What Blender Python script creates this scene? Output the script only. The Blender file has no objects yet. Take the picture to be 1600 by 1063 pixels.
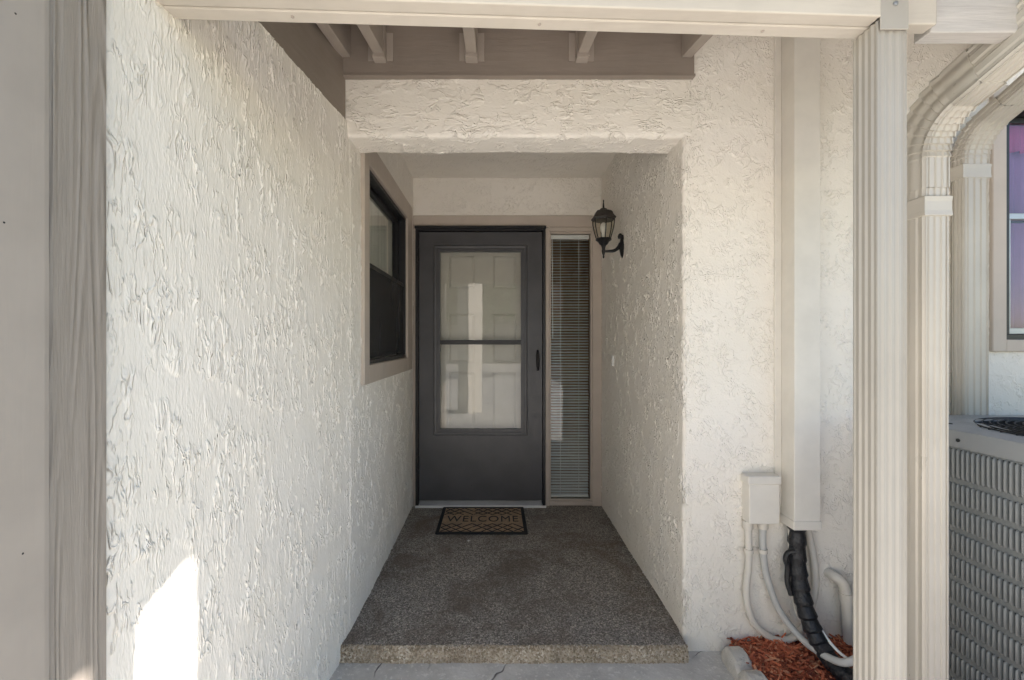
import bpy, bmesh, math, random
from math import sin, cos, pi, radians
from mathutils import Vector, Matrix
random.seed(7)
scene = bpy.context.scene
COL = scene.collection

# ------------------------------------------------------------------ camera
CAMZ = 1.237
cd = bpy.data.cameras.new('camera'); cam = bpy.data.objects.new('camera', cd); COL.objects.link(cam)
cam.location = (0, 0, CAMZ); cam.rotation_euler = (radians(90), 0, 0)
cd.lens = 16; cd.sensor_width = 36; cd.shift_x = 0.01625; cd.shift_y = 0.0003
cd.clip_start = 0.02; cd.clip_end = 500
scene.camera = cam
# ------------------------------------------------------------------ sky + sun
SUN = Vector((1.0, 0.103, 0.53)).normalized()
ELEV = math.asin(SUN.z)
w = bpy.data.worlds.new('World'); scene.world = w; w.use_nodes = True
nt = w.node_tree; bg = nt.nodes['Background']
sk = nt.nodes.new('ShaderNodeTexSky'); sk.sky_type = 'NISHITA'; sk.sun_disc = False
sk.sun_elevation = ELEV; sk.sun_rotation = math.atan2(SUN.x, SUN.y)
sk.air_density = 1.0; sk.dust_density = 0.0; sk.ozone_density = 0.5
nt.links.new(sk.outputs[0], bg.inputs[0]); bg.inputs[1].default_value = 0.05
sl = bpy.data.lights.new('sun', 'SUN'); so = bpy.data.objects.new('sun', sl); COL.objects.link(so)
sl.energy = 5.0; sl.angle = radians(0.9); sl.color = (1.0, 0.93, 0.84)
so.rotation_euler = SUN.to_track_quat('Z', 'Y').to_euler(); so.location = (8, 1, 6)
vs = scene.view_settings
vs.view_transform = 'Standard'; vs.look = 'None'; vs.exposure = 2.58; vs.gamma = 1; vs.use_curve_mapping = False
vs.use_white_balance = True; vs.white_balance_temperature = 6450; vs.white_balance_tint = 12
scene.render.engine = 'CYCLES'
scene.cycles.caustics_reflective = False; scene.cycles.caustics_refractive = False
scene.cycles.max_bounces = 8; scene.cycles.diffuse_bounces = 5; scene.cycles.transparent_max_bounces = 16

# ------------------------------------------------------------------ materials
def new_mat(name):
    m = bpy.data.materials.new(name); m.use_nodes = True
    t = m.node_tree; return m, t, t.nodes['Principled BSDF']
class N:
    def __init__(s, t): s.t = t
    def node(s, typ, **kw):
        n = s.t.nodes.new(typ)
        for k, v in kw.items(): setattr(n, k, v)
        return n
    def link(s, a, b): s.t.links.new(a, b)
    def coord(s, scale=(1, 1, 1), loc=(0, 0, 0), rot=(0, 0, 0)):
        tc = s.node('ShaderNodeTexCoord'); mp = s.node('ShaderNodeMapping')
        mp.inputs['Scale'].default_value = scale; mp.inputs['Location'].default_value = loc; mp.inputs['Rotation'].default_value = rot
        s.link(tc.outputs['Object'], mp.inputs[0]); return mp.outputs[0]
    def noise(s, vec, scale, detail=4, rough=.5, dist=0):
        n = s.node('ShaderNodeTexNoise'); n.inputs['Scale'].default_value = scale; n.inputs['Detail'].default_value = detail
        n.inputs['Roughness'].default_value = rough; n.inputs['Distortion'].default_value = dist
        s.link(vec, n.inputs['Vector']); return n.outputs['Fac']
    def vor(s, vec, scale, feature='F1', out='Distance', rnd=1):
        n = s.node('ShaderNodeTexVoronoi', feature=feature); n.inputs['Scale'].default_value = scale
        n.inputs['Randomness'].default_value = rnd
        s.link(vec, n.inputs['Vector']); return n.outputs[out]
    def math(s, op, a, b=None, c=None, clamp=False):
        n = s.node('ShaderNodeMath', operation=op); n.use_clamp = clamp
        for i, v in enumerate((a, b, c)):
            if v is None: continue
            if isinstance(v, (int, float)): n.inputs[i].default_value = v
            else: s.link(v, n.inputs[i])
        return n.outputs[0]
    def step(s, v, a, b, lo=0, hi=1):
        n = s.node('ShaderNodeMapRange', interpolation_type='SMOOTHSTEP')
        s.link(v, n.inputs[0])
        for i, x in enumerate((a, b, lo, hi)): n.inputs[i + 1].default_value = x
        return n.outputs[0]
    def mix(s, f, a, b):
        n = s.node('ShaderNodeMix', data_type='RGBA')
        if isinstance(f, (int, float)): n.inputs[0].default_value = f
        else: s.link(f, n.inputs[0])
        for i, v in ((6, a), (7, b)):
            if isinstance(v, tuple): n.inputs[i].default_value = (*v, 1)
            else: s.link(v, n.inputs[i])
        return n.outputs[2]
    def bump(s, h, dist, strength=1.0):
        b = s.node('ShaderNodeBump'); b.inputs['Distance'].default_value = dist; b.inputs['Strength'].default_value = strength
        s.link(h, b.inputs['Height']); return b.outputs[0]

def stucco(name, col, stretch, scale, amp, off=0.0, cover=.5, fine=1.0):
    """trowelled stucco: flat skins with torn edges, ridges pulled along one direction; true displacement"""
    m, t, p = new_mat(name); n = N(t)
    v = n.coord(stretch, (off, off * .7, off * .3))
    n1 = n.noise(v, scale, 3, .5, .5)
    plat = n.step(n1, cover - .05, cover + .05)                     # trowelled skins
    n2 = n.noise(v, scale * 1.5, 2, .55, .7)
    rid = n.step(n.math('ABSOLUTE', n.math('SUBTRACT', n2, .52)), 0, .055, 1, 0)
    n3 = n.noise(v, scale * 3.2, 2, .55, .4)
    rid2 = n.step(n3, .56, .68)                                     # short raised dabs
    vb = n.coord((1, 1, 1), (off * .4, 3, 1))
    region = n.step(n.noise(vb, 4.5, 1, .55), .40, .62)             # busy and quiet areas
    region2 = n.step(n.noise(n.coord((1, 1, 1), (7 + off, 2, 4)), 11, 1, .5), .42, .60)
    fn = n.noise(v, scale * 8, 1, .6)
    h = n.math('MULTIPLY', plat, n.step(region2, 0, 1, .10, .55))
    h = n.math('ADD', h, n.math('MULTIPLY', n.math('MULTIPLY', rid, .60), region2))
    h = n.math('ADD', h, n.math('MULTIPLY', n.math('MULTIPLY', rid2, .65), n.step(region, 0, 1, .25, 1)))
    h = n.math('ADD', h, n.math('MULTIPLY', fn, .30 * fine))
    low = n.noise(vb, 2.2, 0, .5)
    h = n.math('ADD', h, n.math('MULTIPLY', low, 1.6))
    d = n.node('ShaderNodeDisplacement'); d.inputs['Midlevel'].default_value = .5; d.inputs['Scale'].default_value = amp
    n.link(h, d.inputs['Height']); n.link(d.outputs[0], t.nodes['Material Output'].inputs['Displacement'])
    m.displacement_method = 'BOTH'
    dirt = n.step(n.noise(vb, 3.0, 3, .6), .35, .75)
    c = n.mix(n.math('MULTIPLY', dirt, .5), col, (col[0] * .93, col[1] * .92, col[2] * .89))
    n.link(c, p.inputs['Base Color']); p.inputs['Roughness'].default_value = .78
    p.inputs['Specular IOR Level'].default_value = .2
    return m

WALLC = (.86, .818, .75)
M = {}
M['st_left'] = stucco('stucco_pulled', WALLC, (1, 1, .26), 26, .0046, 0.0, .50, 1.0)
M['st_side'] = stucco('stucco_streaked', WALLC, (1, 1, .30), 32, .0052, 5.0, .52, 1.3)
M['st_front'] = stucco('stucco_skinned', WALLC, (1, 1, .85), 19, .0036, 11.0, .47, .7)
M['st_lintel'] = stucco('stucco_flat_trowelled', WALLC, (.5, 1, 1), 19, .0050, 17.0, .5, .6)
M['st_soft'] = stucco('stucco_soft', WALLC, (1, 1, 1), 22, .0040, 23.0, .5, .6)

def paint(name, col, rough=.5, grain=None, gscale=60, gdist=.0006, spec=.4, var=.06, metal=0):
    m, t, p = new_mat(name); n = N(t)
    v = n.coord(grain or (1, 1, 1))
    a = n.noise(v, gscale, 4, .6, .4); b = n.noise(n.coord(), 5, 4, .6)
    k = tuple(c * (1 - var * 2.2) for c in col)
    n.link(n.mix(n.math('MULTIPLY', n.step(b, .3, .72), .8), col, k), p.inputs['Base Color'])
    n.link(n.bump(a, gdist), p.inputs['Normal'])
    n.link(n.step(a, .2, .8, rough - .08, rough + .1), p.inputs['Roughness'])
    p.inputs['Specular IOR Level'].default_value = spec; p.inputs['Metallic'].default_value = metal
    return m
def rough_wood(name, col, axis, dist=.003, sc=55, rg=170, wf=.35):
    """painted rough-sawn timber, grain lines along axis with flame figures"""
    m, t, p = new_mat(name); n = N(t)
    s = [1.0, 1.0, 1.0]; s[axis] = .07
    v = n.coord(tuple(s)); warp = n.coord(tuple(wf if i == axis else 1 for i in range(3)))
    big = n.noise(warp, 5.5, 2, .45)
    band = n.math('ADD', n.math('MULTIPLY', big, rg), n.math('MULTIPLY', n.noise(v, 30, 2, .55), 4))
    rings = n.math('MULTIPLY', n.math('ADD', n.math('SINE', band), 1), .5)
    rings = n.math('POWER', rings, 1.6)
    mask = n.step(n.noise(warp, 7, 2, .5), .35, .62, .12, 1)
    fine = n.noise(v, sc * 3, 4, .65)
    h = n.math('ADD', n.math('MULTIPLY', n.math('MULTIPLY', rings, mask), .9), n.math('MULTIPLY', fine, .5))
    n.link(n.bump(h, dist), p.inputs['Normal'])
    c = n.mix(n.step(fine, .25, .75), col, tuple(x * .86 for x in col))
    n.link(c, p.inputs['Base Color']); p.inputs['Roughness'].default_value = .62; p.inputs['Specular IOR Level'].default_value = .3
    return m
TAUPE = (.54, .468, .402)
M['trim'] = paint('taupe_paint', TAUPE, .5, (1, 1, .15), 50, .0006)
M['trim_post'] = paint('taupe_gloss_paint', (.40, .355, .312), .45, (1, 1, .1), 26, .0008)
M['rough_post'] = rough_wood('rough_sawn_post', (.345, .305, .265), 2, .0042, 55, 230, .07)
M['rough_x'] = rough_wood('rough_sawn_fascia', (.60, .575, .545), 0, .0024, 55, 60, .06)
M['board_x'] = paint('brown_grey_board', (.29, .245, .21), .62, (.12, 1, 1), 60, .0016)
M['board_y'] = paint('brown_grey_ledger', (.29, .245, .21), .62, (1, .12, 1), 60, .0016)
M['rafter'] = paint('rafter_paint', (.42, .365, .32), .6, (1, .12, 1), 55, .0012)
M['beam'] = paint('beam_paint', (.62, .57, .495), .5, (.1, 1, 1), 45, .0012)
M['alu'] = paint('cream_aluminium', (.44, .41, .36), .36, (1, 1, .5), 9, .0003, .5, .04)
M['alu_pipe'] = paint('cream_downspout', (.54, .508, .45), .33, (1, 1, .5), 9, .0003, .5, .05)
M['cover'] = paint('cream_cover', (.77, .735, .67), .45, (1, 1, .3), 30, .0004)
M['pvc'] = paint('painted_conduit', (.72, .68, .61), .42, None, 40, .0006)
M['pvc_grey'] = paint('grey_conduit', (.56, .56, .54), .42, None, 40, .0006)
M['black'] = paint('black_door_paint', (.07, .07, .076), .38, (1, 1, .2), 60, .0003, .5, .12)
M['black_frame'] = paint('black_frame_paint', (.018, .018, .02), .36, None, 60, .0003)
M['iron'] = paint('black_cast_metal', (.016, .016, .017), .34, None, 140, .0009)
M['bronze'] = paint('worn_lantern_top', (.05, .042, .036), .45, None, 120, .001)
M['silver'] = paint('brushed_sweep', (.42, .43, .45), .4, (.05, 1, 1), 90, .0004, .5, .1, .7)
M['white'] = paint('white_plastic', (.86, .855, .84), .4)
M['inner_door'] = paint('inner_door_paint', (.60, .56, .505), .42, (1, 1, .1), 40, .0005)
M['tape'] = paint('black_insulation', (.017, .018, .022), .33, None, 90, .004, .5, .2)
M['ac'] = paint('grey_powder_coat', (.22, .235, .238), .38, None, 160, .0003, .5)
M['ac_lid'] = paint('grey_lid', (.30, .315, .325), .36, None, 160, .0003, .5)
M['ac_dark'] = paint('dark_coil', (.022, .024, .025), .6)
M['dark_room'] = paint('dim_interior', (.10, .085, .07), .8)
M['wood_room'] = paint('brown_interior', (.36, .20, .10), .6, (.2, 1, 1), 20, .0006)
M['curtain'] = paint('pale_curtain', (.80, .79, .72), .8, (1, 1, .05), 40, .004)
M['purple'] = paint('purple_curtain', (.27, .165, .36), .8, (1, 1, .05), 40, .004)
M['pink'] = paint('pink_curtain', (.36, .10, .26), .8, (1, 1, .05), 40, .004)
M['rubber'] = paint('mat_rubber', (.014, .014, .016), .6, None, 220, .0012)

def coir():
    m, t, p = new_mat('coir'); n = N(t); v = n.coord()
    a = n.noise(v, 260, 3, .7); b = n.noise(v, 14, 4, .6)
    c = n.mix(n.step(a, .3, .7), (.30, .20, .12), (.64, .47, .31))
    n.link(n.mix(n.math('MULTIPLY', n.step(b, .35, .7), .5), c, (.25, .20, .16)), p.inputs['Base Color'])
    n.link(n.bump(a, .004), p.inputs['Normal']); p.inputs['Roughness'].default_value = .95; return m
M['coir'] = coir()
def aggregate(name, cols, sc, dist, big):
    m, t, p = new_mat(name); n = N(t); v = n.coord()
    cell = n.vor(v, sc, 'F1', 'Color'); dis = n.vor(v, sc, 'F1', 'Distance')
    sep = n.node('ShaderNodeSeparateColor'); n.link(cell, sep.inputs[0])
    c = n.mix(n.step(sep.outputs[0], .25, .7), cols[0], cols[1]); c = n.mix(n.step(sep.outputs[1], .78, .95), c, cols[2])
    st = n.noise(v, big, 5, .65, .4)
    c = n.mix(n.math('MULTIPLY', n.step(st, .42, .68), .7), c, cols[3])
    n.link(c, p.inputs['Base Color'])
    h = n.math('ADD', n.math('SUBTRACT', 1, dis), n.math('MULTIPLY', n.noise(v, sc * .4, 3, .6), .8))
    n.link(n.bump(h, dist), p.inputs['Normal']); p.inputs['Roughness'].default_value = .85; p.inputs['Specular IOR Level'].default_value = .25
    return m
M['slab'] = aggregate('dark_aggregate', [(.21, .188, .166), (.44, .40, .358), (.74, .67, .58), (.20, .155, .12)], 190, .009, 3.2)
M['slab_edge'] = aggregate('tan_aggregate', [(.34, .27, .19), (.56, .47, .36), (.74, .67, .56), (.40, .33, .25)], 130, .006, 7)
def concrete():
    m, t, p = new_mat('concrete'); n = N(t); v = n.coord()
    a = n.noise(v, 6, 6, .65); s = n.noise(v, 55, 4, .7)
    c = n.mix(n.step(a, .35, .68), (.64, .62, .585), (.48, .465, .44))
    c = n.mix(n.math('MULTIPLY', n.step(s, .56, .64), .8), c, (.74, .72, .68))
    wv = n.math('ADD', n.math('MULTIPLY', n.noise(n.coord(loc=(3, 1, 0)), 9, 4, .6), 1), 0)
    tc = n.node('ShaderNodeTexCoord'); mx = n.node('ShaderNodeMix', data_type='VECTOR'); mx.inputs[0].default_value = .12
    nz = n.node('ShaderNodeTexNoise'); nz.inputs['Scale'].default_value = 6; n.link(tc.outputs['Object'], nz.inputs['Vector'])
    n.link(tc.outputs['Object'], mx.inputs[4]); n.link(nz.outputs['Color'], mx.inputs[5])
    ck = n.vor(mx.outputs[1], 3.1, 'DISTANCE_TO_EDGE')
    line = n.math('MULTIPLY', n.step(ck, .002, .007, .8, 0), n.step(n.noise(v, 2.1, 2, .5), .56, .62))
    c = n.mix(line, c, (.035, .032, .03))
    n.link(c, p.inputs['Base Color'])
    h = n.math('SUBTRACT', n.math('ADD', n.math('MULTIPLY', s, .6), a), n.math('MULTIPLY', line, 2))
    n.link(n.bump(h, .008), p.inputs['Normal']); p.inputs['Roughness'].default_value = .85; return m
M['concrete'] = concrete()
M['edger'] = paint('edging_concrete', (.64, .61, .56), .9, None, 45, .010, .2, .18)
def speck(name, c1, c2, sc, dist):
    m, t, p = new_mat(name); n = N(t); a = n.noise(n.coord(), sc, 5, .65)
    n.link(n.mix(n.step(a, .3, .7), c1, c2), p.inputs['Base Color']); n.link(n.bump(a, dist), p.inputs['Normal'])
    p.inputs['Roughness'].default_value = .9; return m
M['soil'] = speck('soil', (.05, .03, .022), (.11, .06, .04), 40, .01)
M['asphalt'] = speck('asphalt', (.13, .125, .12), (.20, .195, .185), 60, .006)
M['grass'] = speck('lawn', (.05, .10, .025), (.10, .16, .04), 9, .02)
M['leaf'] = speck('leaf', (.03, .07, .018), (.08, .14, .03), 3, .001)
M['stucco_far'] = speck('plain_stucco', (.70, .66, .59), (.64, .60, .53), 30, .003)
M['shingle'] = speck('shingle', (.10, .085, .07), (.17, .15, .13), 20, .006)
def mulchm():
    m, t, p = new_mat('mulch_chip'); n = N(t)
    g = n.node('ShaderNodeNewGeometry'); r = g.outputs['Random Per Island']
    c = n.mix(n.step(r, 0, .6), (.20, .045, .022), (.56, .16, .075)); c = n.mix(n.step(r, .75, 1), c, (.72, .38, .22))
    n.link(c, p.inputs['Base Color']); n.link(n.bump(n.noise(n.coord(), 180, 3, .6), .002), p.inputs['Normal'])
    p.inputs['Roughness'].default_value = .8; return m
M['mulch'] = mulchm()
def glass(name, tint=(.97, .98, .97), ior=1.5, gain=1.6):
    m, t, p = new_mat(name); n = N(t); t.nodes.remove(p)
    tr = n.node('ShaderNodeBsdfTransparent'); tr.inputs[0].default_value = (*tint, 1)
    gl = n.node('ShaderNodeBsdfGlossy'); gl.inputs['Roughness'].default_value = .012
    fr = n.node('ShaderNodeFresnel'); fr.inputs[0].default_value = ior
    wav = n.noise(n.coord(), 3.0, 2, .5); b = n.bump(wav, .0004); n.link(b, gl.inputs['Normal'])
    mx = n.node('ShaderNodeMixShader'); ge = n.node('ShaderNodeNewGeometry'); front = n.math('SUBTRACT', 1, ge.outputs['Backfacing'])
    n.link(n.math('MULTIPLY', n.math('MULTIPLY', fr.outputs[0], gain, clamp=True), front), mx.inputs[0])
    n.link(tr.outputs[0], mx.inputs[1]); n.link(gl.outputs[0], mx.inputs[2])
    n.link(mx.outputs[0], t.nodes['Material Output'].inputs[0]); return m
M['glass'] = glass('window_glass'); M['glass_dark'] = glass('screened_glass', (.40, .40, .40))

def screenm():
    m, t, p = new_mat('insect_screen'); n = N(t); p.inputs['Base Color'].default_value = (.03, .03, .032, 1); p.inputs['Roughness'].default_value = .7
    tr = n.node('ShaderNodeBsdfTransparent'); mx = n.node('ShaderNodeMixShader')
    n.link(n.step(n.noise(n.coord((1, 1, .2)), 5, 3, .6), .3, .7, .62, .80), mx.inputs[0])
    n.link(tr.outputs[0], mx.inputs[1]); n.link(p.outputs[0], mx.inputs[2]); n.link(mx.outputs[0], t.nodes['Material Output'].inputs[0]); return m
M['screen'] = screenm()
M['glass_soft'] = glass('clear_window_glass', (.96, .96, .96), 1.45, 1.6); M['glass_lamp'] = glass('lantern_glass', (.93, .92, .86), 1.45, 1.2)

# ------------------------------------------------------------------ mesh helpers
def link(o, parent=None):
    COL.objects.link(o)
    if parent is not None:
        o.parent = parent; o.matrix_parent_inverse = Matrix.Translation(parent.location).inverted() if parent.type == 'EMPTY' else Matrix.Identity(4)
    return o
def obj(name, V, F, mat, parent=None, smooth=False):
    me = bpy.data.meshes.new(name); me.from_pydata([tuple(v) for v in V], [], F); me.update()
    if smooth: me.polygons.foreach_set('use_smooth', [True] * len(me.polygons))
    me.materials.append(M[mat] if isinstance(mat, str) else mat)
    return link(bpy.data.objects.new(name, me), parent)
def tag(o, label=None, cat=None, group=None, kind=None):
    for k, v in (('label', label), ('category', cat), ('group', group), ('kind', kind)):
        if v: o[k] = v
    return o
def thing(name, loc, label, cat, group=None):
    return tag(link_empty(name, loc), label, cat, group)
def link_empty(name, loc):
    e = bpy.data.objects.new(name, None); e.empty_display_size = .05; e.location = loc; COL.objects.link(e); return e
class MB:
    def __init__(s): s.V = []; s.F = []
    def add(s, V, F):
        b = len(s.V); s.V += [tuple(v) for v in V]; s.F += [tuple(i + b for i in f) for f in F]; return s
    def bm(s, bm, mat=None):
        if mat: bm.transform(mat)
        bm.verts.index_update(); s.add([v.co.copy() for v in bm.verts], [[v.index for v in f.verts] for f in bm.faces]); bm.free(); return s
    def box(s, x0, x1, y0, y1, z0, z1, bev=.0, seg=1, mat=None):
        bm = bmesh.new(); bmesh.ops.create_cube(bm, size=1)
        bm.transform(Matrix.Translation(((x0 + x1) / 2, (y0 + y1) / 2, (z0 + z1) / 2)) @ Matrix.Diagonal((abs(x1 - x0), abs(y1 - y0), abs(z1 - z0), 1)))
        if bev: bmesh.ops.bevel(bm, geom=bm.edges[:], offset=bev, segments=seg, affect='EDGES', profile=.5)
        return s.bm(bm, mat)
    def hexa(s, pts):   # 8 corners: bottom 4 ccw, top 4
        return s.add(pts, [(3, 2, 1, 0), (4, 5, 6, 7), (0, 1, 5, 4), (1, 2, 6, 5), (2, 3, 7, 6), (3, 0, 4, 7)])
    def lathe(s, prof, seg, c=(0, 0, 0), rot=0, mat=None):
        V = []; F = []
        for r, z in prof:
            for k in range(seg):
                a = rot + 2 * pi * k / seg; V.append(Vector((r * cos(a), r * sin(a), z)))
        for i in range(len(prof) - 1):
            for k in range(seg):
                k2 = (k + 1) % seg; F.append((i * seg + k, i * seg + k2, (i + 1) * seg + k2, (i + 1) * seg + k))
        F.append(tuple(range(seg))[::-1]); F.append(tuple((len(prof) - 1) * seg + k for k in range(seg)))
        V = [(mat @ v if mat else v) + Vector(c) for v in V]; return s.add(V, F)
    def sweep(s, prof, path, up=(0, -1, 0), scales=None, cap=True):
        """prof: 2D (u,v); path: 3D points; v axis starts along 'up' and is carried along the path"""
        n = len(prof); V = []; F = []; vd = Vector(up); P = [Vector(p) for p in path]
        for i, p in enumerate(P):
            t = (P[min(i + 1, len(P) - 1)] - P[max(i - 1, 0)]).normalized()
            vd = (vd - t * vd.dot(t)).normalized(); u = t.cross(vd) if False else vd.cross(t)
            k = scales[i] if scales else 1
            for a, b in prof: V.append(p + u * a * k + vd * b * k)
        for i in range(len(P) - 1):
            for j in range(n):
                j2 = (j + 1) % n; F.append((i * n + j, i * n + j2, (i + 1) * n + j2, (i + 1) * n + j))
        if cap: F.append(tuple(range(n))[::-1]); F.append(tuple((len(P) - 1) * n + j for j in range(n)))
        return s.add(V, F)
    def tube(s, path, r, seg=10, scales=None, up=(0, -1, 0)):
        return s.sweep([(r * cos(2 * pi * k / seg), r * sin(2 * pi * k / seg)) for k in range(seg)], path, up, scales)
    def build(s, name, mat, parent=None, smooth=False):
        o = obj(name, s.V, s.F, mat, parent, False)
        bm = bmesh.new(); bm.from_mesh(o.data); bmesh.ops.recalc_face_normals(bm, faces=bm.faces[:]); bm.to_mesh(o.data); bm.free()
        if smooth:
            o.data.polygons.foreach_set('use_smooth', [True] * len(o.data.polygons))
            try: o.data.set_sharp_from_angle(angle=radians(40))
            except Exception: pass
        return o
def copy_of(src, parent, loc, name=None):
    c = src.copy(); c.name = name or src.name; link(c, parent); c.location = loc; return c
def spline(pts, n=8):
    P = [Vector(p) for p in pts]; P = [2 * P[0] - P[1]] + P + [2 * P[-1] - P[-2]]; out = []
    for i in range(1, len(P) - 2):
        for k in range(n):
            t = k / n; a, b, c, d = P[i - 1:i + 3]
            out.append(.5 * ((2 * b) + (c - a) * t + (2 * a - 5 * b + 4 * c - d) * t * t + (3 * b - a - 3 * c + d) * t ** 3))
    out.append(P[-2]); return out
def fillet(pts, r=.012, k=4):
    P = [Vector((*p, 0)) for p in pts]; out = [P[0]]
    for i in range(1, len(P) - 1):
        a = (P[i - 1] - P[i]).normalized(); b = (P[i + 1] - P[i]).normalized()
        for j in range(k + 1):
            t = j / k; out.append(P[i] + a * r * (1 - t) ** 2 + b * r * t ** 2)
    return [(p.x, p.y) for p in out + [P[-1]]]
def resample(pts, step):
    out = [pts[0]]
    for a, b in zip(pts, pts[1:]):
        L = math.hypot(b[0] - a[0], b[1] - a[1]); n = max(1, int(round(L / step)))
        out += [(a[0] + (b[0] - a[0]) * k / n, a[1] + (b[1] - a[1]) * k / n) for k in range(1, n + 1)]
    return out
def sheet(name, pts, e0, e1, step, mat, parent, fn, flip=False, hole=None, r=.012, back=None):
    """skin of stucco: profile polyline pts (filleted corners) extruded e0..e1; fn(a,b,e)->xyz; back = boxes of wall mass behind it"""
    P = resample(fillet(pts, r) if len(pts) > 2 else pts, step); n = max(1, int(round((e1 - e0) / step)))
    E = [e0 + (e1 - e0) * k / n for k in range(n + 1)]
    V = [fn(a, b, e) for a, b in P for e in E]; F = []; m = n + 1
    for i in range(len(P) - 1):
        for j in range(n):
            if hole:
                c = fn((P[i][0] + P[i + 1][0]) / 2, (P[i][1] + P[i + 1][1]) / 2, (E[j] + E[j + 1]) / 2)
                if hole(*c): continue
            q = (i * m + j, (i + 1) * m + j, (i + 1) * m + j + 1, i * m + j + 1)
            F.append(q[::-1] if flip else q)
    mb = MB(); mb.V = V; mb.F = F
    for bx in (back or []): mb.box(*bx)
    return obj(name, mb.V, mb.F, mat, parent, True)
plan = lambda a, b, e: (a, b, e)         # plan polyline extruded up
sect = lambda a, b, e: (e, a, b)         # YZ section extruded along X

# ------------------------------------------------------------------ dimensions
YF, YL, YB = 1.911, 2.079, 3.408      # front wall face, back of lintel, entrance back wall
XL, XR = -0.618, 0.790                # entrance side walls
GZ = -0.066                            # concrete path level

# ------------------------------------------------------------------ ground
def sheet_flat(name, x0, x1, y0, y1, z, mat, div=1):
    V = [(x0 + (x1 - x0) * i / div, y0 + (y1 - y0) * j / div, z) for i in range(div + 1) for j in range(div + 1)]; m = div + 1
    F = [(i * m + j, (i + 1) * m + j, (i + 1) * m + j + 1, i * m + j + 1) for i in range(div) for j in range(div)]
    return tag(obj(name, V, F, mat), kind='structure')
sheet_flat('ground', -120, 120, -160, 80, -.14, 'grass')
p = MB(); p.box(-.95, .955, .406, 2.0, -.2, GZ); tag(p.build('path', 'concrete'), kind='structure')
p = MB(); p.box(-14, 1.9, -18.6, .40, -.2, GZ - .012); tag(p.build('driveway', 'concrete'), kind='structure')  # unseen concrete, its extent set to bounce sun into the entrance
p = MB(); p.box(1.906, 16, -18.6, .40, -.2, GZ - .03); tag(p.build('bounce_cut_paving', 'asphalt'), kind='structure')  # unseen dark paving added to cut ground bounce onto the long wall
sheet_flat('planting_bed', .955, 3.3, .41, 2.0, -.10, 'soil')

# entry slab with its rounded exposed-aggregate nosing
slab = thing('entry_slab', (.08, 2.6, GZ), None, None); slab['kind'] = 'structure'
yF = 1.833
p = MB(); p.box(XL - .03, XR + .05, YF + .03, YB + .12, GZ - .05, -.0005)
p.box(XL - .013, XR - .012, yF + .012, YF + .03, GZ - .05, -.0005)
p.build('slab_top', 'slab', slab)
rows = 12; cols = 300; V = []; F = []
for i in range(cols + 1):
    x = XL - .014 + (XR - .010 - XL + .014) * i / cols; wob = .0012 * sin(i * .21) + .002 * sin(i * .063 + 1)
    for j in range(rows + 1):
        t = j / rows
        if t < .25: y = yF + .014 - t / .25 * .006; z = .0012 - .004 * (t / .25) ** 2
        else: q = (t - .25) / .75; y = yF + .008 - .008 * min(1, q * 3) + .003 * q; z = -.003 - q * (.066)
        V.append((x, y + wob + random.uniform(-.0025, .0025), z + random.uniform(-.002, .0012)))
for i in range(cols):
    for j in range(rows):
        a = i * (rows + 1) + j; F.append((a, a + 1, a + rows + 2, a + rows + 1))
obj('nosing', V, F, 'slab_edge', slab, True)
peb = MB(); base = bmesh.new(); bmesh.ops.create_icosphere(base, subdivisions=1, radius=1); base.verts.index_update()
bV = [v.co.copy() for v in base.verts]; bF = [[v.index for v in f.verts] for f in base.faces]; base.free()
for k in range(3400):
    x = random.uniform(XL - .010, XR - .016); t = random.random(); wob = .006 * sin((x - XL) * 213 * .21) * 0
    if t < .06: y, z = yF + random.uniform(.002, .012), -.002
    else: y, z = yF + .003, random.uniform(-.064, -.004)
    r = random.uniform(.0022, .0052); q = Matrix.Rotation(random.random() * 6, 3, 'X') @ Matrix.Rotation(random.random() * 6, 3, 'Z')
    sc = Vector((1, random.uniform(.5, .9), random.uniform(.6, 1)))
    peb.add([Vector((x, y, z)) + q @ (Vector((v.x * sc.x, v.y * sc.y, v.z * sc.z)) * r) for v in bV], bF)
tag(peb.build('aggregate', 'slab_edge', slab, True), kind='stuff')

# ------------------------------------------------------------------ house: walls
house = thing('house', (0, 2.6, GZ), 'cream stucco house front with a recessed entrance, dark door and side windows', 'house')
WY0, WY1, WZ0, WZ1 = 2.165, 3.12, 1.12, 2.075            # entrance side window opening
tag(sheet('wall', [(-.86, .862), (-.734, .862), (-.6195, 1.935)], -.14, 2.154, .0055, 'st_left', house, plan, False,
      back=[(-1.1, -.76, .885, 2.0, -.14, 2.75)]), 'long cream stucco wall beside the path')
tag(sheet('wall', [(-.70, 1.924), (XL, 1.924), (XL, YB + .05)], -.05, 2.47, .0065, 'st_left', house, plan, False,
      hole=lambda x, y, z: WY0 - .03 < y < WY1 + .03 and WZ0 - .03 < z < WZ1 + .03,
      back=[(-.76, XL - .016, 1.93, WY0, -.05, 2.75), (-.76, XL - .016, WY1, 3.6, -.05, 2.75),
            (-.76, XL - .016, WY0, WY1, -.05, WZ0), (-.76, XL - .016, WY0, WY1, WZ1, 2.75)]), 'entrance side wall with the window')
RX0, RX1, RZ0, RZ1 = 2.125, 3.05, 1.24, 2.215            # right-hand window opening
tag(sheet('wall', [(XR + .006, YB + .05), (XR, YF), (3.4, YF)], -.14, 2.75, .0065, 'st_side', house, plan, False,
      hole=lambda x, y, z: y < YF + .03 and x > XR + .03,
      back=[(XR + .02, .95, YF + .02, 3.6, -.14, 2.75)]), 'entrance side wall carrying the lantern')
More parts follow.
